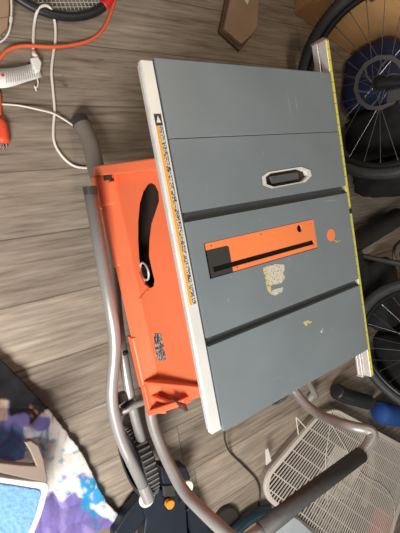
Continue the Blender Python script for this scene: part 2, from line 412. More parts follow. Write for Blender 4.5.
# orange housing
YH0, YH1 = -.480, .190
TURN[0] = .029
def y0z(z): return YH0+(z-.235)*.44
def y1z(z): return YH1-(z-.235)*.165
class Face:      # the slightly sloping front face
    p0 = Vector((.384, 0, .285)); p1 = Vector((.397, 0, .545))
    d = (p1-p0).normalized(); n = Vector((0, 1, 0)).cross(d)
def PF(u, v, off=0):
    r = Matrix.Rotation(-TURN[0], 3, 'Z') @ ray(u, v); o = untilt(Vector((0, 0, H))); n = Face.n
    if n.x > 0: n = -n
    t = (Face.p0+n*off-o).dot(n)/r.dot(n); return o+r*t
nf = -Face.n if Face.n.x > 0 else Face.n
slot_px = [(150.5, 182.5), (155, 185), (158.5, 192), (159, 201), (155.5, 212), (151.5, 224), (149.5, 240), (149, 256), (151.5, 268), (154.5, 280), (153.5, 286.5), (150, 288.5), (144, 284), (139, 272), (137, 258), (136, 240), (136, 222), (137.5, 204), (141, 192), (145.5, 185)]
slot = [PF(*p) for p in slot_px]
b = bm_()
corner = [Vector((.384, y0z(.285)+.006, .285)), Vector((.384, y1z(.285)-.006, .285)), Vector((.397, y1z(.545)-.006, .545)), Vector((.397, y0z(.545)+.006, .545))]
ov = [b.verts.new(p) for p in corner]; sv = [b.verts.new(p) for p in slot]
es = [b.edges.new((ov[i], ov[(i+1) % 4])) for i in range(4)]+[b.edges.new((sv[i], sv[(i+1) % len(sv)])) for i in range(len(sv))]
bmesh.ops.triangle_fill(b, use_beauty=True, edges=es)
sl = [b.verts.new(p-nf*.006) for p in slot]
for i in range(len(sv)): j = (i+1) % len(sv); b.faces.new((sv[i], sv[j], sl[j], sl[i]))
# skirt band, bottom, ends, back
prof = [(.352, .235), (.352, .243), (.384, .285)]
def strip(bm, a, c, y0, y1): bm.faces.new([bm.verts.new(p) for p in ((a[0], y0, a[1]), (a[0], y1, a[1]), (c[0], y1, c[1]), (c[0], y0, c[1]))])
strip(b, (.36, .235), prof[1], YH0+.01, YH1-.01)
strip(b, (.352, .243), (.384, .285), YH0+.01, YH1-.01)
for fy, k in ((y0z, .006), (y1z, -.006)):
    b.faces.new([b.verts.new((x, fy(z)+k, z)) for x, z in ((.36, .235), (.352, .243), (.384, .285), (.397, .545), (.80, .545), (.80, .235))])
b.faces.new([b.verts.new(p) for p in ((.80, y0z(.235)+.006, .235), (.80, y1z(.235)-.006, .235), (.80, y1z(.545)-.006, .545), (.80, y0z(.545)+.006, .545))])
hs = obj('housing', b, 'orange', saw)
b = bm_()
prism(b, [(x, y1z(z)-.024, z) for x, z in ((.360, .235), (.352, .245), (.376, .545), (.60, .545), (.60, .235))], (0, .024, 0))
obj('housing_flange', b, 'orange', hs, bevel=.003)
b = bm_()
# column of moulded blocks along the lower edge
for y0, y1, x0, z1 in ((.085, .166, .345, .286), (-.07, .083, .350, .268), (-.395, -.25, .346, .262)):
    prism(b, [(x0, y0, .232), (x0, y1, .232), (x0, y1, .246), (x0, y0, .246)], (0.001, 0, 0)) if False else None
    if 'NEW': b = bm_()
    quadbox(b, [Vector(p) for p in ((x0, y0, .231), (.39, y0, .231), (.39, y1, .231), (x0, y1, .231), (x0+.004, y0+.006, .252), (.388, y0, z1), (.388, y1, z1), (x0+.004, y1-.006, .252))])
    obj('housing_block', b, 'orange', hs, bevel=.003); b = bm_()
# square port near the top corner
pc = [PF(*p, .016) for p in ((104, 172.5), (111, 172), (112.5, 179.5), (105.5, 180.5))]
b = bm_(); prism(b, pc, nf*.004)
for i in (0,): pass
obj('port', b, 'dark', hs, label='dark square port in the upper corner')
b = bm_()
def fbar(bm, a, c, w, t):   # raised bar on the face between two pixels
    A, C = PF(*a), PF(*c); d = (C-A).normalized(); s = d.cross(nf).normalized()*w/2
    prism(bm, [A-s, A+s, C+s, C-s], nf*t)
fbar(b, (101, 171), (117, 169), .006, .012); fbar(b, (103, 183), (117, 181.5), .006, .012); fbar(b, (116, 168), (119, 184), .006, .010)
obj('port_frame', b, 'orange', hs, bevel=.0015)
b = bm_(); fbar(b, (142, 298), (149, 290), .003, .004); fbar(b, (127, 303), (142, 298), .003, .004); obj('moulded_rib', b, 'orange', hs)
# lower-end pocket
b = bm_()
def ybox(bm, y0, y1, z0, z1, x0, x1):
    box(bm, x0, x1, y0, y1, z0, z1)
quadbox(b, [Vector(p) for p in ((.350, -.388, .236), (.392, -.388, .236), (.392, -.378, .236), (.350, -.378, .236), (.384, -.345, .50), (.398, -.345, .50), (.398, -.335, .50), (.384, -.335, .50))])
prism(b, [(x, y0z(z), z) for x, z in ((.350, .232), (.395, .232), (.397, .42), (.372, .42), (.350, .30))], (0, .016, 0))
box(b, .350, .392, -.466, -.385, .231, .256)
quadbox(b, [Vector(p) for p in ((.362, -.430, .25), (.392, -.430, .25), (.392, -.418, .25), (.362, -.418, .25), (.368, -.418, .36), (.392, -.418, .36), (.392, -.408, .36), (.368, -.408, .36))])
obj('storage_pocket', b, 'orange', hs, bevel=.003)
b = bm_(); box(b, .374, .382, -.416, -.409, .28, .42); box(b, .368, .380, -.410, -.392, .37, .42, .2)
obj('stored_gauge', b, 'wood', hs, bevel=.002, label='dark red-brown gauge stored in the end pocket')
b = bm_(); c_ = PF(152.5, 393, .004); cyl(b, c_, c_+nf*.005, .005, 12); obj('bolt', b, 'dgrey', hs)
b = bm_(); pl = [PF(*p, .0004) for p in ((153, 333.5), (161, 333.5), (166.5, 360.5), (157, 360.5))]; prism(b, pl, nf*.0006); obj('rating_plate', b, 'plate', hs, label='worn silver and black rating plate')
# what one sees in the curved slot
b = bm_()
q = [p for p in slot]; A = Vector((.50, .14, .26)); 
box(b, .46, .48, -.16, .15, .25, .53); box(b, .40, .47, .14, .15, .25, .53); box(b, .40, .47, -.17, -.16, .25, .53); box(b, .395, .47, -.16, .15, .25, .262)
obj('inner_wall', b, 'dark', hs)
b = bm_(); c0 = PF(150, 262); c1 = PF(146, 272, -.002); d = Vector((-1, 0, .1)).normalized()
base = PF(146, 271, -.01)
tube(b, [base+Vector((.06, .0, .0)), base+Vector((-.006, 0, 0))], .0135, 24, caps=False)
tube(b, [base+Vector((-.006, 0, 0)), base+Vector((.04, .0, .0))], .0110, 24, caps=False)
bs = obj('bevel_shaft', b, 'chrome', saw, smooth=True, label='open chrome tube end in the curved slot')
b = bm_(); torus(b, base+Vector((-.004, 0, 0)), .0215, .0028, 'X', 40, 8); obj('shaft_collar', b, 'alu', bs, smooth=True, label='bright ring round the tube end')
TURN[0] = 0
# black cord hanging under the table
b = bm_(); tube(b, smooth_path([P(222, 424, .50), P(224.5, 431, .30), P(225, 440, .10), P(230, 452, .012), P(243, 465, .006), P(256, 479, .006), P(260, 492, .006), P(259, 508, .006), P(262, 525, .006)]), .0034, 8)
obj('power_cord', b, 'bcord', saw, smooth=True)

# ------------------------------------------------------------------ stand
stand = thing('saw_stand', 'grey tubular steel rolling stand with foam grip handle, under the saw', 'tool stand', (.6, -.1, 0))
R = .0155
b = bm_(); tube(b, round_path([P(90, 189, .30), P(116, 342, .25), P(110.5, 398, .22), P(120, 438, .20), P(147, 494, .20)], .05), R, 16)
lg = obj('side_tube', b, 'tube', stand, smooth=True)
b = bm_(); a_ = P(90, 188, .30); tube(b, [a_+Vector((0, .004, .001)), a_+Vector((0, -.014, -.001))], R+.0008, 16); obj('tube_plug', b, 'dgrey', lg)
b = bm_(); p_ = P(133, 470, .2); 
b.free()
b = bm_(); a_, c_ = P(143, 485, .2), P(149, 500, .2); tube(b, [a_, c_], R+.0015, 16); obj('tube_sleeve', b, 'tube', lg, label='short sleeve at the tube end')
# second tube right beneath the housing edge
b = bm_(); tube(b, round_path([(.392, .16, .19), P(119, 330, .19), P(129, 392, .19), P(137, 425, .17), P(152, 478, .13)], .05), R*.9, 14)
obj('inner_tube', b, 'tube', stand, smooth=True)
# same pair on the far side
b = bm_(); tube(b, round_path([(.80, .15, .20), (.80, -.3, .19), (.80, -.46, .17), (.82, -.66, .12)], .05), R*.9, 14)
obj('inner_tube', b, 'tube', stand, smooth=True)
# leg with rubber foot at the upper left
b = bm_(); tube(b, round_path([P(80, 122, .030), P(90, 143, .055), P(97, 170, .09), (.40, .10, .16), (.55, .0, .2)], .03), [.013]*100, 16) if False else tube(b, smooth_path([P(80, 121, .025), P(90, 142, .05), P(96, 168, .08), (.40, .13, .14)]), .025, 16)
fl = obj('leg', b, 'brown', stand, smooth=True)
b = bm_(); a_ = P(80, 121, .025); c_ = P(81.5, 124, .028); tube(b, [a_+(a_-c_)*1.0, c_+(c_-a_)*.3], [.0245, .0262], 16); obj('rubber_foot', b, 'dgrey', fl)
# far legs with round foot
b = bm_(); tube(b, smooth_path([(.80, -.30, .19), P(302, 372, .12), P(310, 385, .07), P(316, 397, .045)]), .013, 14)
fl = obj('leg', b, 'tube', stand, smooth=True)
b = bm_(); c_ = P(308, 397, .03); cyl(b, c_+Vector((-.0, -.02, 0)), c_+Vector((.05, .01, .0)), .013, 14); obj('foot_bracket', b, 'alu', fl, label='bright metal foot bracket')
# cross tubes
b = bm_(); tube(b, [P(111, 417, .19), P(136, 404, .19), (.80, -.50, .175)], .011, 14); obj('cross_tube', b, 'tube', stand, smooth=True)
b = bm_(); tube(b, [(.40, .12, .18), (.80, .12, .19)], .012, 14); obj('cross_tube', b, 'tube', stand, smooth=True)
b = bm_(); c_ = P(121, 398, .19); quadbox(b, [c_+Vector(p) for p in ((-.02, -.018, -.012), (.02, -.012, -.012), (.022, .012, -.012), (-.012, .016, -.012), (-.018, -.016, .006), (.02, -.01, .006), (.02, .012, .006), (-.01, .014, .006))])
box(b, c_.x-.006, c_.x+.03, c_.y-.022, c_.y-.016, .185, .215, .3); obj('release_latch', b, 'dgrey', stand, bevel=.002, label='dark release latch between the two left tubes')
b = bm_()
for u, v in ((116, 313), (127, 352)):
    b = bm_(); c_ = P(u, v, .2); cyl(b, c_, c_+Vector((-.012, 0, .006)), .006, 12)
    obj('bolt', b, 'dgrey', stand)
# wheels
def stand_wheel(cx, cy, lab):
    c = Vector((cx, cy, .105)); wd = .022
    b = bm_()
    prof_ = [(0, .078), (.0, .098), (.006, .104), (.022, .105), (.038, .104), (.044, .098), (.044, .078)]
    n = 72; rings = []
    for i in range(n):
        t = 2*PI*i/n
        rings.append([b.verts.new(c+Vector((w-.022, rr_*math.cos(t), rr_*math.sin(t)))) for w, rr_ in prof_])
    for i in range(n):
        A, B_ = rings[i], rings[(i+1) % n]
        for k in range(len(prof_)-1): b.faces.new((A[k], A[k+1], B_[k+1], B_[k]))
    w = obj('wheel', b, 'rubber', stand, label=lab)
    b = bm_()
    for i in range(44):
        t = 2*PI*i/44
        d = Vector((0, math.cos(t), math.sin(t))); s = Vector((0, -math.sin(t), math.cos(t)))*.0022
        X0, X1 = Vector((-.017, 0, 0)), Vector((.017, 0, 0))
        quadbox(b, [c+d*.103+X0-s, c+d*.103+X1-s, c+d*.103+X1+s, c+d*.103+X0+s, c+d*.108+X0-s, c+d*.108+X1-s, c+d*.108+X1+s, c+d*.108+X0+s])
    obj('tread_block', b, 'tread', w, label='pale worn ribs of the tread')
    b = bm_(); cyl(b, c-Vector((.012, 0, 0)), c+Vector((.012, 0, 0)), .079, 48)
    cyl(b, c-Vector((.02, 0, 0)), c+Vector((.02, 0, 0)), .022, 24); obj('wheel_hub', b, 'black', w)
stand_wheel(.352, -.668, 'black wheel with ribbed tread beside the curved tube')
stand_wheel(.90, -.605, 'black wheel at the far corner of the stand')
b = bm_(); tube(b, [(.318, -.668, .105), (.395, -.668, .105)], .007, 12); obj('axle', b, 'dgrey', stand)
b = bm_(); c_ = P(147, 499, .15); cyl(b, c_+Vector((0, 0, -.006)), c_+Vector((0, 0, .003)), .024, 28); obj('axle_cap', b, 'white', stand, smooth=False, bevel=.002, label='white cap under the end of the left tube')
b = bm_(); c_ = P(187, 488, .16); cyl(b, c_+Vector((0, 0, -.006)), c_+Vector((0, 0, .003)), .022, 28); obj('axle_cap', b, 'white', stand, bevel=.002, label='white cap half hidden by the handle tube')
# lifting handle
hA = round_path([(.40, -.38, .215), (.372, -.50, .225), P(163, 452, .262), P(183, 492, .33), P(214, 522, .45), P(240, 546, .515), P(266, 527, .53)], .04)
b = bm_(); tube(b, hA, R, 16); ha = obj('handle_tube', b, 'tube', stand, smooth=True)
hB = round_path([(.84, -.44, .215), P(297, 396, .285), P(318, 415, .36), P(352, 427, .50), P(377, 431, .545), P(364, 452, .54), P(342, 467.5, .537)], .045)
b = bm_(); tube(b, hB, R, 16); obj('handle_tube', b, 'tube', stand, smooth=True)
b = bm_(); tube(b, [P(262, 530, .53), P(305, 496, .534), P(361, 454.5, .54)], .0200, 20); obj('foam_grip', b, 'grip', stand, smooth=True, label='dark foam grip on the crossbar')

# ------------------------------------------------------------------ bicycle (upright, beyond the saw)
BX = 1.40
bike = thing('bicycle', 'black mountain bicycle with disc brake standing beyond the saw', 'bicycle', (BX, .385, 0))
def bike_wheel(cy, cz, lab, turn=0.0):
    c = Vector((BX, cy, cz)); Rt = Matrix.Rotation(turn, 3, 'Z')
    b = bm_(); torus(b, c, .303, .012, 'X', 96, 10, 1.2, Rt)
    w = obj('wheel', b, 'blackm', bike, smooth=True, label=lab)
    b = bm_(); torus(b, c, .334, .0235, 'X', 96, 14, 1.1, Rt)
    ty = obj('tyre', b, 'tyre', w, smooth=True)
    b = bm_()
    for i in range(150):
        t = 2*PI*i/150; d = Vector((0, math.cos(t), math.sin(t))); s = Vector((0, -math.sin(t), math.cos(t)))
        for off, rad in ((-.021, .3445), (-.010, .3545), (.010, .3545), (.021, .3445)):
            ph = .5*(off > 0); dd = d
            pc_ = dd*rad + Vector((off, 0, 0)); x_ = Vector((.0040, 0, 0)); s_ = s*.0035
            q = [pc_-x_-s_, pc_+x_-s_, pc_+x_+s_, pc_-x_+s_]
            quadbox(b, [c+Rt @ k for k in q]+[c+Rt @ (k+dd*.0014) for k in q])
    if True: tag(obj('knob', b, 'rubber', w), kind='stuff')
    b = bm_(); xa = Rt @ Vector((1, 0, 0)); cyl(b, c-xa*.045, c+xa*.045, .014, 20); cyl(b, c-xa*.036, c-xa*.028, .028, 24); cyl(b, c+xa*.028, c+xa*.036, .028, 24)
    obj('hub', b, 'blackm', w)
    for i in range(28):
        t = 2*PI*i/28; sg = 1 if i % 2 else -1; tt = t+(.9 if (i//2) % 2 else -.9)
        a = c+Rt @ Vector((sg*.030, .027*math.cos(tt), .027*math.sin(tt))); e = c+Rt @ Vector((0, .298*math.cos(t), .298*math.sin(t)))
        b = bm_(); tube(b, [a, e], .0013, 6); dd = (e-a).normalized(); tube(b, [e-dd*.016, e], .0026, 6)
        obj('spoke', b, 'spoke', w)
    # disc rotor
    b = bm_(); cr = c-xa*.040
    def ringpt(r_, t, dx): return cr+xa*dx+Rt @ Vector((0, r_*math.cos(t), r_*math.sin(t)))
    n = 72
    for i in range(n):
        t0, t1 = 2*PI*i/n, 2*PI*(i+1)/n
        ro = lambda t: .092+.0016*math.sin(12*t)
        q = [(.077, t0), (ro(t0), t0), (ro(t1), t1), (.077, t1)]
        quadbox(b, [ringpt(x, tt, -.0009) for x, tt in q]+[ringpt(x, tt, .0009) for x, tt in q])
    for k in range(6):
        t = 2*PI*k/6
        for sgn in (1,):
            q = [(.028, t-.12), (.028, t+.12), (.052, t+.34), (.078, t+.60), (.078, t+.50), (.052, t+.22)]
            prism(b, [ringpt(x, tt, -.0009) for x, tt in q], xa*.0018)
    obj('brake_rotor', b, 'spoke', w, label='thin steel brake disc with curved arms')
    return c
c1 = bike_wheel(.385, .362, 'front wheel with thin spokes and knobbly tyre')
c2 = bike_wheel(-.745, .362, 'rear wheel, mostly hidden by the saw')
b = bm_()
for sx in (-.058, .058):
    tube(b, smooth_path([c1+Vector((sx, 0, -.005)), c1+Vector((sx, -.03, .10)), c1+Vector((sx, -.10, .36)), c1+Vector((sx*.9, -.135, .44))]), .017, 14)
tube(b, [c1+Vector((-.055, -.135, .44)), c1+Vector((.055, -.135, .44))], .016, 12); tube(b, [c1+Vector((0, -.135, .44)), c1+Vector((0, -.18, .58))], .015, 12)
cyl(b, c1+Vector((-.07, 0, 0)), c1+Vector((.07, 0, 0)), .010, 14)
obj('fork', b, 'blackm', bike, smooth=True)
b = bm_(); quadbox(b, [c1+Vector(p) for p in ((-.068, -.075, .015), (-.035, -.075, .015), (-.035, -.035, .03), (-.068, -.035, .03), (-.068, -.085, .075), (-.035, -.085, .075), (-.035, -.045, .09), (-.068, -.045, .09))])
obj('brake_caliper', b, 'dgrey', bike, bevel=.005)
BB = Vector((BX, -.31, .33))
HT = c1+Vector((0, -.17, .55)); HT0 = c1+Vector((0, -.14, .46)); ST = Vector((BX, -.47, .78))
b = bm_()
tube(b, [BB, HT0], .024, 16); tube(b, [ST, HT], .018, 14); tube(b, [BB, ST], .017, 14); tube(b, [HT0, HT], .023, 14)
for sx in (-.05, .05):
    tube(b, smooth_path([BB+Vector((sx*.5, 0, 0)), BB+Vector((sx, -.12, .0)), c2+Vector((sx*1.3, 0, 0))]), .010, 10)
    tube(b, smooth_path([ST+Vector((sx*.3, .01, -.06)), ST+Vector((sx*1.0, -.10, -.16)), c2+Vector((sx*1.3, 0, 0))]), .008, 10)
cyl(b, BB-Vector((.04, 0, 0)), BB+Vector((.04, 0, 0)), .024, 20)
obj('bicycle_frame', b, 'blackm', bike, smooth=True)
b = bm_(); e = Vector((BX-.075, -.255, .175)); s = Vector((BX-.070, BB.y, BB.z))
tube(b, smooth_path([s, (s+e)/2+Vector((-.004, .0, 0)), e]), [.018-.005*min(1, i/8) for i in range(17)], 14, flat=.7)
cyl(b, s+Vector((.03, 0, 0)), s-Vector((.012, 0, 0)), .019, 18)
ck = obj('crank_arm', b, 'dgrey', bike, smooth=True)
b = bm_(); box(b, e.x-.10, e.x-.012, e.y-.035, e.y+.035, e.z-.012, e.z+.012); obj('pedal', b, 'black', ck, bevel=.004)
b = bm_(); cyl(b, s-Vector((.013, 0, 0)), s-Vector((.012, 0, 0)), .009, 14); obj('crank_bolt', b, 'alu', ck)
b = bm_(); torus(b, BB+Vector((.05, 0, 0)), .075, .006, 'X', 48, 8); cyl(b, BB+Vector((.045, 0, 0)), BB+Vector((.055, 0, 0)), .05, 24); obj('chainring', b, 'blackm', bike)
b = bm_(); tube(b, smooth_path([HT+Vector((-.36, -.04, .10)), HT+Vector((-.15, .03, .09)), HT+Vector((0, .04, .08)), HT+Vector((.15, .03, .09)), HT+Vector((.36, -.04, .10))]), .014, 12); tube(b, [HT, HT+Vector((0, .04, .08))], .016, 12)
obj('handlebar', b, 'black', bike, smooth=True)
b = bm_(); tube(b, [ST, ST+Vector((0, -.05, .16))], .014, 12)
v_ = ST+Vector((0, -.05, .17)); tube(b, [v_+Vector((0, .15, 0)), v_+Vector((0, .05, .005)), v_+Vector((0, -.09, .01)), v_+Vector((0, -.12, .01))], [.015, .03, .07, .05], 16, flat=.35)
obj('saddle', b, 'black', bike, smooth=True)

bike.rotation_euler = (0, math.radians(11.5), math.radians(9))

# ------------------------------------------------------------------ things beyond the bicycle
def card_box(name, label, base, h, m='card', bevel=.003, cat='box', open_=False):
    t = thing(name, label, cat, (sum(p[0] for p in base)/len(base), sum(p[1] for p in base)/len(base), base[0][2]))
    b = bm_(); prism(b, base, (0, 0, h)); obj('carton', b, m, t, bevel=bevel)
    return t, base
p0, p1 = P(294, 13, 0), P(369, 68, 0)
dv = (p1-p0); nv = Vector((-dv.y, dv.x, 0)).normalized()
if nv.y < 0 and nv.x < 0: nv = -nv
t, _ = card_box('cardboard_box', 'large tan cardboard box standing behind the bicycle front wheel', [p0, p0+dv*1.55, p0+dv*1.55+nv*.22, p0+nv*.22], .75)
b = bm_(); m0 = p0+dv*.30; q = [m0+Vector((0, 0, .25)), m0+dv*.03+Vector((0, 0, .25)), m0+dv*.03+Vector((0, 0, .75)), m0+Vector((0, 0, .75))]
prism(b, q, -nv*.001); obj('seam', b, 'card_in', t)
def soft_bag(name, label, cat, c, size, m, seed=0, amp=.12, rot=0, lo=0.0):
    b = bm_(); bmesh.ops.create_cube(b, size=1)
    bmesh.ops.subdivide_edges(b, edges=b.edges[:], cuts=14, use_grid_fill=True)
    R_ = Matrix.Rotation(rot, 3, 'Z')
    for v in b.verts:
        p = v.co*2; k = (abs(p.x)**5+abs(p.y)**5+abs(p.z)**5)**(1/5); p = p/k if k else p
        nn = noise.noise(p*1.6+Vector((seed, 0, 0)))*amp+noise.noise(p*4+Vector((seed, 3, 0)))*amp*.5
        p = p*(1+nn); p = Vector((p.x*size[0]/2, p.y*size[1]/2, p.z*size[2]/2))
        p = R_ @ p; v.co = Vector(c)+p
        if v.co.z < lo: v.co.z = lo
    return tag(obj(name, b, m, None, smooth=True), label, cat)
du = dv.normalized(); da = math.atan2(du.y, du.x); k_ = P(343, 53, 0)
soft_bag('duffel_bag', 'navy blue fabric bag on the floor behind the bicycle front wheel', 'bag', k_+du*.195-nv*.15+Vector((.0, 0, .12)), (.40, .30, .26), 'navyc', 2, .03, da)
soft_bag('rubbish_bag', 'black bag under the lower half of the bicycle front wheel', 'bag', (1.92, .265, .15), (.50, .22, .32), 'blackc', 5, .10)
soft_bag('dark_filler', 'narrow made-up black shape darkening the floor between the black bag and the rolled mat', 'bag', (1.96, .055, .20), (.50, .17, .42), 'blackc', 9, .12)  # invented shape, covers the lit floor to keep this area dark
soft_bag('coat', 'crumpled black coat heaped behind the bicycle rear wheel', 'coat', (1.90, -.865, .24), (.40, .30, .52), 'blackc', 13, .16)
soft_bag('low_dark_filler', 'low black shape added to darken the space before the small cardboard box', 'bundle', (1.755, -.50, .06), (.16, .36, .13), 'blackc', 21, .10)  # added black shape that fills the dark zone before the small box
b = bm_(); a_, c_ = Vector(P(338, 252, .05)), Vector(P(400, 217, .07)); c_ = a_+(c_-a_)*1.02
c_.z = .052; a_.z = .052; tube(b, [a_, c_], .05, 24)
mt = obj('rolled_mat', b, mat('charcoal_foam', (.028, .027, .027), .6, 0, .15, 14), None, smooth=False, bevel=.006); tag(mt, 'thick charcoal rolled mat lying under the bicycle frame', 'mat')
e0 = Vector((1.62, -.52, 0)); 
t, _ = card_box('cardboard_box', 'small brown cardboard box behind the bicycle crank', [(1.86, -.68, 0), (1.86, -.445, 0), (2.1, -.445, 0), (2.1, -.68, 0)], .30, 'card2')
b = bm_(); box(b, 1.8585, 1.8597, -.58, -.55, 0.01, .295); obj('tape', b, 'card', t)
# bottom right: blue case and black boot
b = bm_(); a_, c_ = P(379, 412, .06), P(415, 419, .06); c_ = a_+(c_-a_)*1.15
tube(b, [a_, a_+(c_-a_)*.05, c_], [.045, .055, .055], 28); tag(obj('sleeping_bag', b, 'blue', None, smooth=True, bevel=0), 'blue rolled bundle lying behind the white slatted basket', 'bundle')
bt = thing('boot', 'black boot lying beside the blue bundle', 'boot', P(350, 405, 0))
b = bm_(); a_ = P(336, 391, .05); c_ = P(347, 396, .05); d_ = P(371, 403, .05)
tube(b, smooth_path([a_, (a_+c_)/2, c_, (c_+d_)/2, d_]), [.024]+[.036]*15+[.030], 18); obj('upper', b, 'black', bt, smooth=True)
b = bm_(); q = [P(330, 392, 0), P(337, 386, 0), P(370, 398, 0), P(364, 408, 0)]; prism(b, q, (0, 0, .018)); obj('sole', b, 'rubber', bt, bevel=.004)
b = bm_(); q = [P(345, 396, .089), P(352, 398, .089), P(356, 402, .089), P(347, 400, .089)]; prism(b, q, (0, 0, -.004)); obj('pull_tab', b, 'dgrey', bt)

# ------------------------------------------------------------------ white slatted basket
ZB = .05
bk = thing('slatted_basket', 'white plastic basket with a slatted grille, under the handle', 'basket', (1.15, -1.15, 0))
A_, B_ = P(254, 490, ZB), P(328, 404, ZB)
C_ = P(400, 443, ZB); D_ = P(378, 584, ZB)
A_.z = B_.z = C_.z = ZB
ea = (B_-A_); eb = (C_-B_).normalized()*.88
CE = B_+eb
def G(s, t, z=0): return (A_*(1-t)+D_*t)*(1-s)+(B_*(1-t)+CE*t)*s+Vector((0, 0, z))
LA, LB = ea.length, eb.length
def rounded(s0, s1, t0, t1, rs, rt, n=7):
    out = []
    for cs, ct, a0 in ((s1-rs, t0+rt, -90), (s1-rs, t1-rt, 0), (s0+rs, t1-rt, 90), (s0+rs, t0+rt, 180)):
        for k in range(n+1):
            a = math.radians(a0+90*k/n); out.append((cs+rs*math.cos(a), ct+rt*math.sin(a)))
    return out
o1 = rounded(0, 1, 0, 1, .24, .12); i1 = rounded(.035, .965, .017, .983, .21, .105)
b = bm_()
n = len(o1)
for zz0, zz1 in ((.0, -.012),):
    a = [b.verts.new(G(*p, zz0)) for p in o1]; c = [b.verts.new(G(*p, zz0)) for p in i1]; a2 = [b.verts.new(G(*p, zz1)) for p in o1]; c2_ = [b.verts.new(G(*p, zz1)) for p in i1]
    for i in range(n):
        j = (i+1) % n
        b.faces.new((a[i], a[j], c[j], c[i])); b.faces.new((a[i], a[j], a2[j], a2[i])); b.faces.new((c[i], c[j], c2_[j], c2_[i])); b.faces.new((a2[i], a2[j], c2_[j], c2_[i]))
rim = obj('rim', b, 'fan', bk, bevel=.002)
def inside(s, t, q):
    r_ = False; m_ = len(q)
    for i in range(m_):
        (x1, y1), (x2, y2) = q[i], q[(i+1) % m_]
        if (y1 > t) != (y2 > t) and s < (x2-x1)*(t-y1)/(y2-y1)+x1: r_ = not r_
    return r_
def clip_line(fixed, along, q):
    vals = [k/400 for k in range(401)]
    ins_ = [v for v in vals if inside(*((v, fixed) if along == 's' else (fixed, v)), q)]
    return (min(ins_), max(ins_)) if ins_ else None
def slats(bm, z, dt, ds, wt, wsl, th, q, phase=0):
    t = .02+phase
    while t < .98:
        c = clip_line(t, 's', q)
        if c:
            a, e = G(c[0]-.01, t, z), G(c[1]+.01, t, z); w = eb.normalized()*wt/2
            prism(bm, [a-w, a+w, e+w, e-w], (0, 0, -th))
        t += dt
    s = ds*.6
    while s < .98:
        c = clip_line(s, 't', q)
        if c:
            a, e = G(s, c[0]-.003, z-.001), G(s, c[1]+.003, z-.001); w = ea.normalized()*wsl/2
            prism(bm, [a-w, a+w, e+w, e-w], (0, 0, -th*.8))
        s += ds
b = bm_(); slats(b, -.001, .0172, .125, .0044, .0045, .004, i1); obj('grille', b, 'fan', bk)
# side walls with slots
b = bm_()
lo_ = rounded(.02, .98, .012, .988, .23, .115)
for i in range(n):
    j = (i+1) % n
    f = [G(*o1[i], -.012), G(*o1[j], -.012), G(*lo_[j], -ZB+.004), G(*lo_[i], -ZB+.004)]
    b.faces.new([b.verts.new(p) for p in f])
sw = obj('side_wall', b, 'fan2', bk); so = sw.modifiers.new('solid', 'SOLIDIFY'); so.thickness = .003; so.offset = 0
b = bm_(); prism(b, [G(*p, -ZB+.006) for p in lo_], (0, 0, -.004)); obj('base', b, 'black', bk, label='black sheet added as the shade below the slots')  # black sheet put in for the shade under the grille
# inner shelf with slots and curved guard
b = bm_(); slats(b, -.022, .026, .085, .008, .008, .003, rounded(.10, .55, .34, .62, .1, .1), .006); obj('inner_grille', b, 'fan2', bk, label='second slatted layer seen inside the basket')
b = bm_()
pts = [G(.95-.55*(1-math.cos(a)), .28+.40*math.sin(a), -.014) for a in [k*PI/2/16 for k in range(17)]]
for i in range(16):
    p, q = pts[i], pts[i+1]; w = Vector((0, 0, .02)); 
    dd = (q-p).normalized(); sd = dd.cross(Vector((0, 0, 1)))*.028
    quadbox(b, [p-sd, p+sd, q+sd, q-sd, p-sd-w*.15, p+sd-w*.15, q+sd-w*.15, q-sd-w*.15])
obj('curved_band', b, 'fan', bk, label='broad curved band inside the basket')
b = bm_(); tube(b, smooth_path([P(329, 420, ZB+.004), P(345, 447, ZB+.006), P(362, 474, ZB+.006), P(383, 487, ZB+.006), P(394, 505, ZB+.006), P(393, 533, ZB+.006)]), .0016, 8)
obj('wire', b, 'white', bk, smooth=True)
b = bm_(); tube(b, [G(.97, .05, .003), G(.55, .22, .004), G(.25, .40, .003)], .0016, 8); obj('wire', b, 'white', bk, smooth=True)
for px_ in (((269, 463), (267, 449)), ((301, 432), (296, 417))):
    b = bm_(); a, e = P(*px_[0], ZB), P(*px_[1], ZB+.005); sd = (P(273.5, 459, ZB)-P(269, 463, ZB))*.55
    if px_[0][0] == 269: prism(b, [a-sd, a+sd, e+sd*.4, e-sd*.4], (0, 0, -.004))
    else: tube(b, round_path([a-sd*1.2, e, P(306, 428, ZB)], .004), .0022, 8)
    obj('lug', b, 'white', rim)
# low white lid in front of the basket
q = [P(*p, .07) for p in ((279, 520), (288, 513), (300, 521), (326, 545), (308, 570), (262, 540))]
t = thing('storage_tub', 'pale blue-grey plastic tub at the near edge of the basket', 'tub', (q[0].x, q[0].y, 0))
b = bm_(); prism(b, q, (0, 0, -.010)); obj('lid', b, 'lid', t, bevel=.003)
b = bm_(); cq = sum(q, Vector())/len(q); prism(b, [cq+(p-cq)*.93-Vector((0, 0, .010)) for p in q], (0, 0, -.058)); obj('tub', b, 'lid', t, bevel=.003)
# things in the basket
def in_basket(name, label, cat, pix, z, h, m):
    b = bm_(); q = [P(*p, z) for p in pix]; prism(b, q, (0, 0, -h)); return tag(obj(name, b, m, None, bevel=.004), label, cat)
in_basket('pouch', 'red packet at the bottom of the slatted basket', 'packet', ((378, 508), (391, 512), (388, 545), (366, 545)), .028, .018, 'red')
in_basket('towel', 'dark folded cloth inside the slatted basket near its left corner', 'cloth', ((284, 452), (322, 428), (330, 440), (296, 488), (272, 484)), .020, .012, 'blackc')
in_basket('paper_sheet', 'pale crumpled sheet inside the slatted basket under the grille', 'paper', ((336, 446), (366, 460), (346, 500), (308, 498)), .022, .012, 'white')

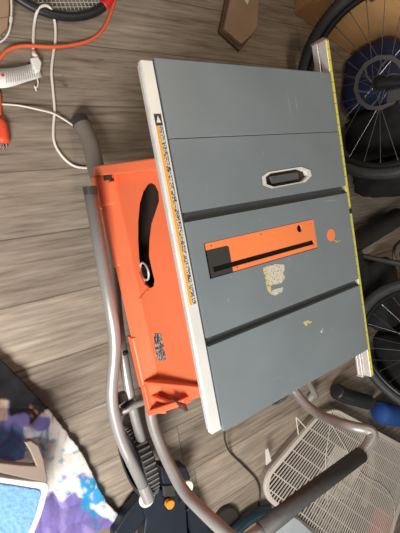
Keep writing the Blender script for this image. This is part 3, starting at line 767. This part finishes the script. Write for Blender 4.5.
# ------------------------------------------------------------------ dark tools at the bottom
ts = thing('folding_clamp', 'navy black plastic clamp with an orange knob, beside the stand wheel', 'clamp', P(168, 505, 0))
b = bm_()
for pix, z, h in ((((140, 497), (160, 489), (186, 492), (188, 533), (200, 560), (140, 560), (146, 520)), .07, .05), (((140, 497), (152, 510), (134, 536), (114, 546), (114, 533), (128, 512)), .06, .04), (((160, 466), (186, 466), (191, 478), (186, 492), (165, 494)), .08, .05), (((186, 496), (200, 500), (215, 545), (190, 545)), .05, .04)):
    prism(b, [P(*p, z) for p in pix], (0, 0, -h))
obj('clamp_body', b, 'navy', ts, bevel=.006, seg=3)
b = bm_(); c_ = P(168, 502, .075); cyl(b, c_, c_+Vector((0, 0, .02)), .0155, 8); obj('knob', b, 'knob', ts, bevel=.003, label='orange knob')
b = bm_(); tube(b, smooth_path([P(180, 503, .075), P(187, 497, .09), P(192, 503, .08), P(187, 511, .075)]), .0035, 8); obj('trigger', b, 'black', ts, smooth=True)
b = bm_(); prism(b, [P(*p, .086) for p in ((163, 486), (175, 485), (176, 497), (164, 497))], (0, 0, -.012)); obj('jaw_pad', b, 'dgrey', ts, bevel=.003)
b = bm_(); c_ = P(224, 521, 0); cyl(b, c_, c_+Vector((0, 0, .02)), .062, 40, .058); tp = tag(obj('weight_plate', b, 'bcord', None, bevel=.004), 'round black disc lying flat on the planks between handle tube and hose', 'disc')
b = bm_(); tube(b, smooth_path([P(268, 512, .035), P(258, 513, .045), P(245, 520, .045), P(228, 533, .045), P(214, 556, .045)]), [.018]+[.021]*40, 18) if False else tube(b, smooth_path([P(269, 511, .03), P(258, 513.5, .03), P(244, 522, .03), P(228, 537, .03), P(214, 560, .03)]), .024, 18)
tag(obj('vacuum_hose', b, 'teal', None, smooth=True), 'glossy dark teal hose on the floor below the foam grip', 'hose')

# ------------------------------------------------------------------ left bottom: blanket and blue seat
def cloth():
    poly = [(-25, 340), (0, 357), (22, 380), (45, 404), (60, 424), (76, 444), (86, 462), (95, 481), (104, 498), (119, 513), (113, 521), (94, 530), (70, 540), (60, 575), (-30, 575)]
    me = bpy.data.meshes.new('blanket'); vs = []; fs = []; cols = []; idx = {}
    def colour(u, v):
        n1 = noise.noise(Vector((u*.09, v*.09, 1))); n2 = noise.noise(Vector((u*.25, v*.25, 5))); n3 = noise.noise(Vector((u*.05, v*.05, 9)))
        # black panel
        edge = 418 - .30*(u) + 12*n1 if u > 8 else 395+6*n1
        if u > 28: edge = 405+(45-u)*1.1+4*n2
        if v < edge and u < 47:
            if n2 > .40 and u > 28 and v > 392: return (.35, .12, .08)
            return (.007, .006, .008)
        if u < 7 and v < 418: return (.50, .36, .27)
        if u < 47 and v < 455:
            k = (v-400)+(40-u)*.3+10*n1
            if u > 36 and v < 413: return (.72, .64, .60)
            if n2 > .22 and v > 425: return (.03, .25, .50)
            if k < 30: return (.20, .17, .44)
            return (.12, .13, .33) if u < 22 else (.62, .57, .60)
        # bottom purple
        low = 493 - .0*u + 9*n1 - (u-60)*.10
        if u > 88: low = 505+(u-88)*.55+3*n1
        if v > low:
            if v < low+16 and 80 < u < 96 and n1 > -.2: return (.03, .27, .52)
            return (.165, .13, .36) if n1 < .25 else (.26, .21, .45)
        if 78 < u-(v-480)*.2 < 100 and 474 < v < 500 and n2 < .35: return (.035, .30, .58)
        if n1 < -.33 and v > 470: return (.36, .30, .50)
        # teal dashes
        a = u*.87-v*.45; c = u*.5+v*.86
        ci = math.floor(c/7.5); off = (ci*37 % 11); ai = (a+off*1.7) % 15
        if v > 430 and abs(c/7.5-ci-.5) < .14 and ai < 5.5+2*n2 and noise.noise(Vector((ci*3.1, math.floor((a+off*1.7)/15)*2.3, 0))) > -.12: return (.03, .30, .46)
        return (.80, .74, .69)
    st_ = 1.0
    us = [-24+st_*i for i in range(150)]; vs_ = [340+st_*i for i in range(236)]
    def ins(u, v):
        r_ = False; m_ = len(poly)
        for i in range(m_):
            (x1, y1), (x2, y2) = poly[i], poly[(i+1) % m_]
            if (y1 > v) != (y2 > v) and u < (x2-x1)*(v-y1)/(y2-y1)+x1: r_ = not r_
        return r_
    def vert(i, j):
        if (i, j) in idx: return idx[(i, j)]
        u, v = us[i], vs_[j]
        p = P(u, v, 0)
        w = abs(noise.noise(Vector((u*.035+v*.02, v*.025, 2))))*.030+abs(noise.noise(Vector((u*.075, v*.04+u*.04, 7))))*.010
        fold = .022*math.exp(-((u*.72+v*.70-322)/5.0)**2) if v < 470 and u < 50 else 0
        z = .008+w+fold+(.012 if v < 405 and u < 45 else 0)
        idx[(i, j)] = len(vs); vs.append((p.x, p.y, z)); return idx[(i, j)]
    for i in range(len(us)-1):
        for j in range(len(vs_)-1):
            um, vm = us[i]+st_/2, vs_[j]+st_/2
            if ins(um, vm):
                fs.append((vert(i, j), vert(i+1, j), vert(i+1, j+1), vert(i, j+1))); 
                cs = [colour(um+a_, vm+b_) for a_, b_ in ((0, 0), (1.3, 0), (-1.3, 0), (0, 1.3), (0, -1.3), (1, 1), (-1, -1))]
                cols.append(tuple(sum(c[k] for c in cs)/7 for k in range(3)))
    me.from_pydata(vs, [], fs); me.update()
    ca = me.color_attributes.new('dye', 'FLOAT_COLOR', 'CORNER')
    for p in me.polygons:
        p.use_smooth = True
        for li in p.loop_indices: ca.data[li].color = (*cols[p.index], 1)
    m = mat('printed_fleece', (.7, .65, .6), .9, 0, .05, 60, bump=.3)
    N, L, B = nodes_of(m); a = N.new('ShaderNodeAttribute'); a.attribute_name = 'dye'; L.new(a.outputs['Color'], B.inputs['Base Color'])
    me.materials.append(m)
    o = bpy.data.objects.new('blanket', me); COL.objects.link(o)
    s = o.modifiers.new('solid', 'SOLIDIFY'); s.thickness = .006; s.offset = -1
    o2 = o.modifiers.new('sm', 'SMOOTH'); o2.iterations = 3
    return tag(o, 'crumpled fleece blanket with black, purple, white and teal print on the floor', 'blanket')
cloth()
ZS = .16
stl = thing('booster_seat', 'blue seat with white rim and taupe frame, on the blanket', 'seat', P(0, 510, 0))
outer = [(-60, 466), (0, 477), (30, 481), (48, 484), (46, 500), (41, 517), (33, 536), (20, 560), (-60, 600)]
inner = [(-60, 474), (0, 483), (28, 487.5), (40.5, 491), (38, 505), (34, 519), (26, 536), (12, 558), (-60, 590)]
b = bm_(); O = smooth_path([P(*p, ZS) for p in outer], 4); I = smooth_path([P(*p, ZS) for p in inner], 4)
prism(b, [p for p in O], (0, 0, -.03)); obj('rim', b, 'white', stl, bevel=.004, seg=3)
b = bm_(); prism(b, [p+Vector((0, 0, .004)) for p in I], (0, 0, -.01)); obj('pad', b, 'padblue', stl, bevel=.003, label='blue textured pad')
b = bm_()
prism(b, [P(*p, ZS+.02) for p in ((-60, 452), (-5, 462), (20, 465), (36, 466), (30, 452), (24, 442), (31, 440.5), (39, 446), (44, 460), (48, 480), (46, 482.5), (30, 480), (0, 473), (-60, 462))], (0, 0, -.02))
obj('support_bar', b, 'taupe', stl, bevel=.004, seg=3, label='taupe plastic bar and upright')
b = bm_()
for p in ((-40, 500), (25, 500)):
    b = bm_(); c_ = P(*p, ZS); cyl(b, (c_.x, c_.y, .045), (c_.x, c_.y, ZS-.028), .015, 12)
    obj('leg', b, 'taupe', stl)

# ------------------------------------------------------------------ upper left: cords, tag, racket, cartons
oc = thing('extension_cord', 'orange extension cord lying across the white cord', 'cord', P(60, 47, 0))
b = bm_(); tube(b, smooth_path([P(-8, 72, .006), P(1, 57, .007), P(9, 49.5, .008), P(22, 46, .009), P(38, 46.2, .012), P(54, 46.8, .014), P(72, 45, .009), P(88, 41, .006), P(99, 34, .006), P(106, 24, .006), P(111, 12, .006), P(115, -2, .006), P(118, -20, .006)]), .0052, 10)
obj('cable', b, 'ocord', oc, smooth=True)
pg = thing('power_plug', 'orange plug with bare prongs at the left edge', 'plug', P(2, 130, 0))
b = bm_(); tube(b, smooth_path([P(-3, 84, .006), P(-.5, 98, .007), P(0, 112, .009), P(.5, 119, .011)]), .0042, 10); obj('cable', b, 'redp', pg, smooth=True)
b = bm_(); tube(b, [P(0, 117, .012), P(1.0, 122, .014), P(2, 126, .014), P(3, 138, .014), P(3.4, 143, .014)], [.007, .012, .0145, .0165, .015], 12, flat=.8); obj('plug_body', b, 'redp', pg, smooth=True, bevel=0)
for p0_, p1_ in (((0.5, 143), (1, 149)), ((3.2, 143), (3.7, 150)), ((6, 142.5), (6.6, 148))):
    b = bm_(); a, e = P(*p0_, .014), P(*p1_, .014); sd = Vector((.0016, 0, 0)); prism(b, [a-sd, a+sd, e+sd, e-sd], (0, 0, -.005)); obj('prong', b, 'chrome', pg)
wc = thing('charging_cord', 'white cord looping down the planks from its paper tag', 'cord', P(54, 80, 0))
b = bm_(); tube(b, smooth_path([P(33.5, 54, .007), P(33.3, 38, .006), P(34.5, 22, .007), P(38, 10, .022), P(45, 5.5, .026), P(51.5, 10, .022), P(55, 24, .008), P(55.3, 40, .005), P(53, 56, .005), P(51.5, 72, .005), P(53, 90, .005), P(54.5, 110, .005), P(53.3, 128, .005), P(54, 141, .005), P(59, 152, .005), P(68, 162, .005), P(78, 167, .005), P(94, 168, .005)]), .0040, 10)
obj('cable', b, 'cordw', wc, smooth=True)
b = bm_(); tube(b, [P(33.6, 50, .008), P(34, 54, .009), P(36, 58, .010)], [.004, .0065, .009], 12); obj('plug_collar', b, 'cordw', wc, smooth=True)
b = bm_(); prism(b, [P(*p, .022) for p in ((30.5, 57.5), (38, 56), (42, 62), (40.5, 71), (36, 72), (33, 66))], (0, 0, -.016)); obj('plug_body', b, 'paper', wc, bevel=.004, seg=3)
# paper tag, gently curved
b = bm_(); n = 12; up_, lo2 = [], []
for i in range(n+1):
    t = i/n; u = -8+46*t; z = .012+.012*math.sin(t*PI*1.2)
    vt = 68.5-7*t+2.5*math.sin(t*PI); vb = 87.5-10*t**2+1.0*math.sin(t*PI*2)
    if i == n: vt, vb = 63, 77
    up_.append(b.verts.new(P(u, vt, z))); lo2.append(b.verts.new(P(u+4*t, vb, z+.004)))
for i in range(n): b.faces.new((up_[i], up_[i+1], lo2[i+1], lo2[i]))
tg = obj('tag', b, 'paper', wc, smooth=True, label='white paper warning tag'); s_ = tg.modifiers.new('s', 'SOLIDIFY'); s_.thickness = .0006
b = bm_()
for k in range(15):
    t = .30+.66*k/15; u = -8+46*t; z = .012+.012*math.sin(t*PI*1.2)+.0018
    a, e = P(u+.6, 70-6*t+2.5*math.sin(t*PI), z), P(u+3.2*t, 84-9*t*t, z+.004); sd = Vector((.0006, 0, 0))
    prism(b, [a-sd, a+sd, e+sd, e-sd], (0, 0, .0002))
obj('tag_print', b, mat('grey_print', (.42, .40, .38), .8), tg, label='grey lines of fine print')
b = bm_(); c_ = P(2.8, 75, .0235); cyl(b, c_, c_+Vector((0, 0, .0005)), .0042, 16); obj('tag_symbol', b, 'red', tg, label='small red round symbol')
tc_ = thing('twist_tie', 'short curled white tie below the paper tag', 'tie', P(36, 88, 0))
b = bm_(); tube(b, smooth_path([P(37.5, 79, .006), P(38, 84, .006), P(36, 88, .008), P(34.5, 86, .007), P(36.5, 91, .006)]), .0024, 8); obj('wire', b, 'cordw', tc_, smooth=True)
wd = thing('white_wire', 'thin white cord running from the left edge to the stand foot', 'cord', P(40, 108, 0))
b = bm_(); tube(b, smooth_path([P(-8, 104, .004), P(8, 104.5, .004), P(22, 106, .007), P(38, 109.5, .014), P(52, 113, .014), P(60, 117, .010), P(68, 122, .010), P(77, 128, .008)]), .0027, 8); obj('cable', b, 'cordw', wd, smooth=True)
ws = thing('earphone_cord', 'white cord hanging over the edge of the corner cardboard box', 'cord', P(8, 30, 0))
b = bm_(); tube(b, smooth_path([P(11, -5, .030), P(11.5, 8, .024), P(11, 20, .020), P(9.5, 30, .016), P(6, 37, .008), P(1, 41.5, .005), P(-8, 45, .005)]), .0026, 8); obj('cable', b, 'cordw', ws, smooth=True)
b = bm_(); tube(b, [P(11.2, 17, .021), P(10.6, 22, .019)], .0042, 8); obj('clip', b, 'cordw', ws)
t, _ = card_box('cardboard_box', 'brown cardboard box in the top left corner by the racket', [P(-30, 46, 0), P(0, 37, 0), P(7, 30, 0), P(9, 8, 0), P(9, -30, 0), P(-30, -30, 0)], .015, 'card2')
b = bm_(); tube(b, [P(-2, 18.5, .0155), P(9, 17, .0155)], .0007, 6); obj('fold', b, 'card_in', t)

# tennis racket
rk = thing('tennis_racket', 'black tennis racket lying face up by the top edge', 'tennis racket', P(60, 0, 0))
cr = Vector((.437, .800, .016)); ra, rb_ = .178, .137; th = .16
def el(t, k=1.0, z=0): 
    x, y = ra*k*math.cos(t), rb_*k*math.sin(t); return cr+Vector((x*math.cos(th)-y*math.sin(th), x*math.sin(th)+y*math.cos(th), z))
b = bm_(); N_ = 72; pts = [el(2*PI*i/N_) for i in range(N_)]; rings = []
for i in range(N_):
    tt = (pts[(i+1) % N_]-pts[i-1]).normalized(); s = tt.cross(Vector((0, 0, 1)))
    rings.append([b.verts.new(pts[i]+s*.0135*math.cos(a)+Vector((0, 0, .011*math.sin(a)))) for a in [2*PI*k/12 for k in range(12)]])
for i in range(N_):
    for k in range(12): b.faces.new((rings[i][k], rings[i][(k+1) % 12], rings[(i+1) % N_][(k+1) % 12], rings[(i+1) % N_][k]))
fr = obj('racket_frame', b, 'black', rk, smooth=True)
b = bm_(); c_, s_ = math.cos(th+.12), math.sin(th+.12)
for ax_, L1, L2 in ((0, ra, rb_), (1, rb_, ra)):
    k = -L1+.015
    while k < L1-.01:
        hl = L2*math.sqrt(max(0, 1-(k/L1)**2))
        a = Vector((k, -hl, 0)) if ax_ == 0 else Vector((-hl, k, 0)); e = Vector((k, hl, 0)) if ax_ == 0 else Vector((hl, k, 0))
        Rz = Matrix.Rotation(th, 3, 'Z'); tube(b, [cr+Rz @ a, cr+Rz @ e], .0009, 6); k += .0125
obj('string_bed', b, 'string', rk, label='pale strings woven across the head')
for t0, t1 in ((-.92, -.62),):
    b = bm_(); ps = [el(t0+(t1-t0)*i/10, 1.0, .002) for i in range(11)]; tube(b, ps, .0145, 12, flat=.8); obj('bumper_mark', b, 'red', fr, smooth=True, label='red patch on the frame')
b = bm_(); h0 = el(PI/2+.2)
d_ = Matrix.Rotation(th, 3, 'Z') @ Vector((1, 0, 0))
tube(b, [el(.45), cr+d_*(ra+.10), cr+d_*(ra+.14)], .009, 10); tube(b, [el(-.45), cr+d_*(ra+.10), cr+d_*(ra+.14)], .009, 10)
tube(b, [cr+d_*(ra+.13), cr+d_*(ra+.33)], .015, 10); obj('handle', b, 'black', rk, smooth=True)

# brown flat carton near the top edge
t = thing('flat_carton', 'flattened brown carton with a pointed end, above the saw table', 'carton', P(238, 20, 0))
b = bm_(); prism(b, [P(*p, 0) for p in ((228, -40), (224, 0), (217.5, 33), (238, 52), (241, 49), (253, 33), (255, 0), (258, -40))], (0, 0, .012)); obj('lower_panel', b, 'card_in', t, bevel=.002)
b = bm_(); prism(b, [P(*p, .012) for p in ((232, -40), (228, 0), (221, 31), (238.5, 46), (250, 36), (254.5, 27), (256, 0), (259, -40))], (0, 0, .018)); obj('upper_panel', b, 'card2', t, bevel=.002)
b = bm_(); prism(b, [P(*p, .0302) for p in ((242, -3), (250, -3), (247.5, 4.5))], (0, 0, .0006)); obj('arrow_mark', b, 'white', t, label='white arrow mark')

# ------------------------------------------------------------------ light and camera
def area(name, loc, target, size, power, col):
    l = bpy.data.lights.new(name, 'AREA'); l.shape = 'RECTANGLE'; l.size, l.size_y = size; l.energy = power; l.color = col
    o = bpy.data.objects.new(name, l); COL.objects.link(o); o.location = loc
    o.rotation_euler = (Vector(target)-Vector(loc)).to_track_quat('-Z', 'Y').to_euler(); return o
area('window_light', (-.72, -1.05, 1.36), (.25, -.2, .1), (.6, .7), 52, (1, .975, .94))
area('window_light', (1.25, -2.2, 1.9), (.55, -.2, .5), (1.5, .9), 4, (.94, .98, 1))
area('box_fill_light', (1.1, .8, 2.3), (1.5, .6, 0), (.35, .35), 9, (1, .80, .58))  # unseen lamp added to brighten the large cardboard box
w = bpy.data.worlds.new('World'); SC.world = w; w.use_nodes = True
bg = w.node_tree.nodes['Background']; bg.inputs[0].default_value = (1, .96, .92, 1); bg.inputs[1].default_value = .12

cam = bpy.data.cameras.new('Camera'); co = bpy.data.objects.new('Camera', cam); COL.objects.link(co)
cam.sensor_fit = 'VERTICAL'; cam.sensor_height = 24; cam.lens = F/533*24; cam.clip_start = .01
r_ = M @ Vector((1, 0, 0)); u_ = M @ Vector((0, -1, 0)); f_ = M @ Vector((0, 0, 1))
co.matrix_world = Matrix(((r_.x, u_.x, -f_.x, 0), (r_.y, u_.y, -f_.y, 0), (r_.z, u_.z, -f_.z, H), (0, 0, 0, 1)))
SC.camera = co
SC.view_settings.view_transform = 'Standard'; SC.view_settings.look = 'None'; SC.view_settings.exposure = .14; SC.view_settings.gamma = 1
SC.view_settings.use_curve_mapping = False
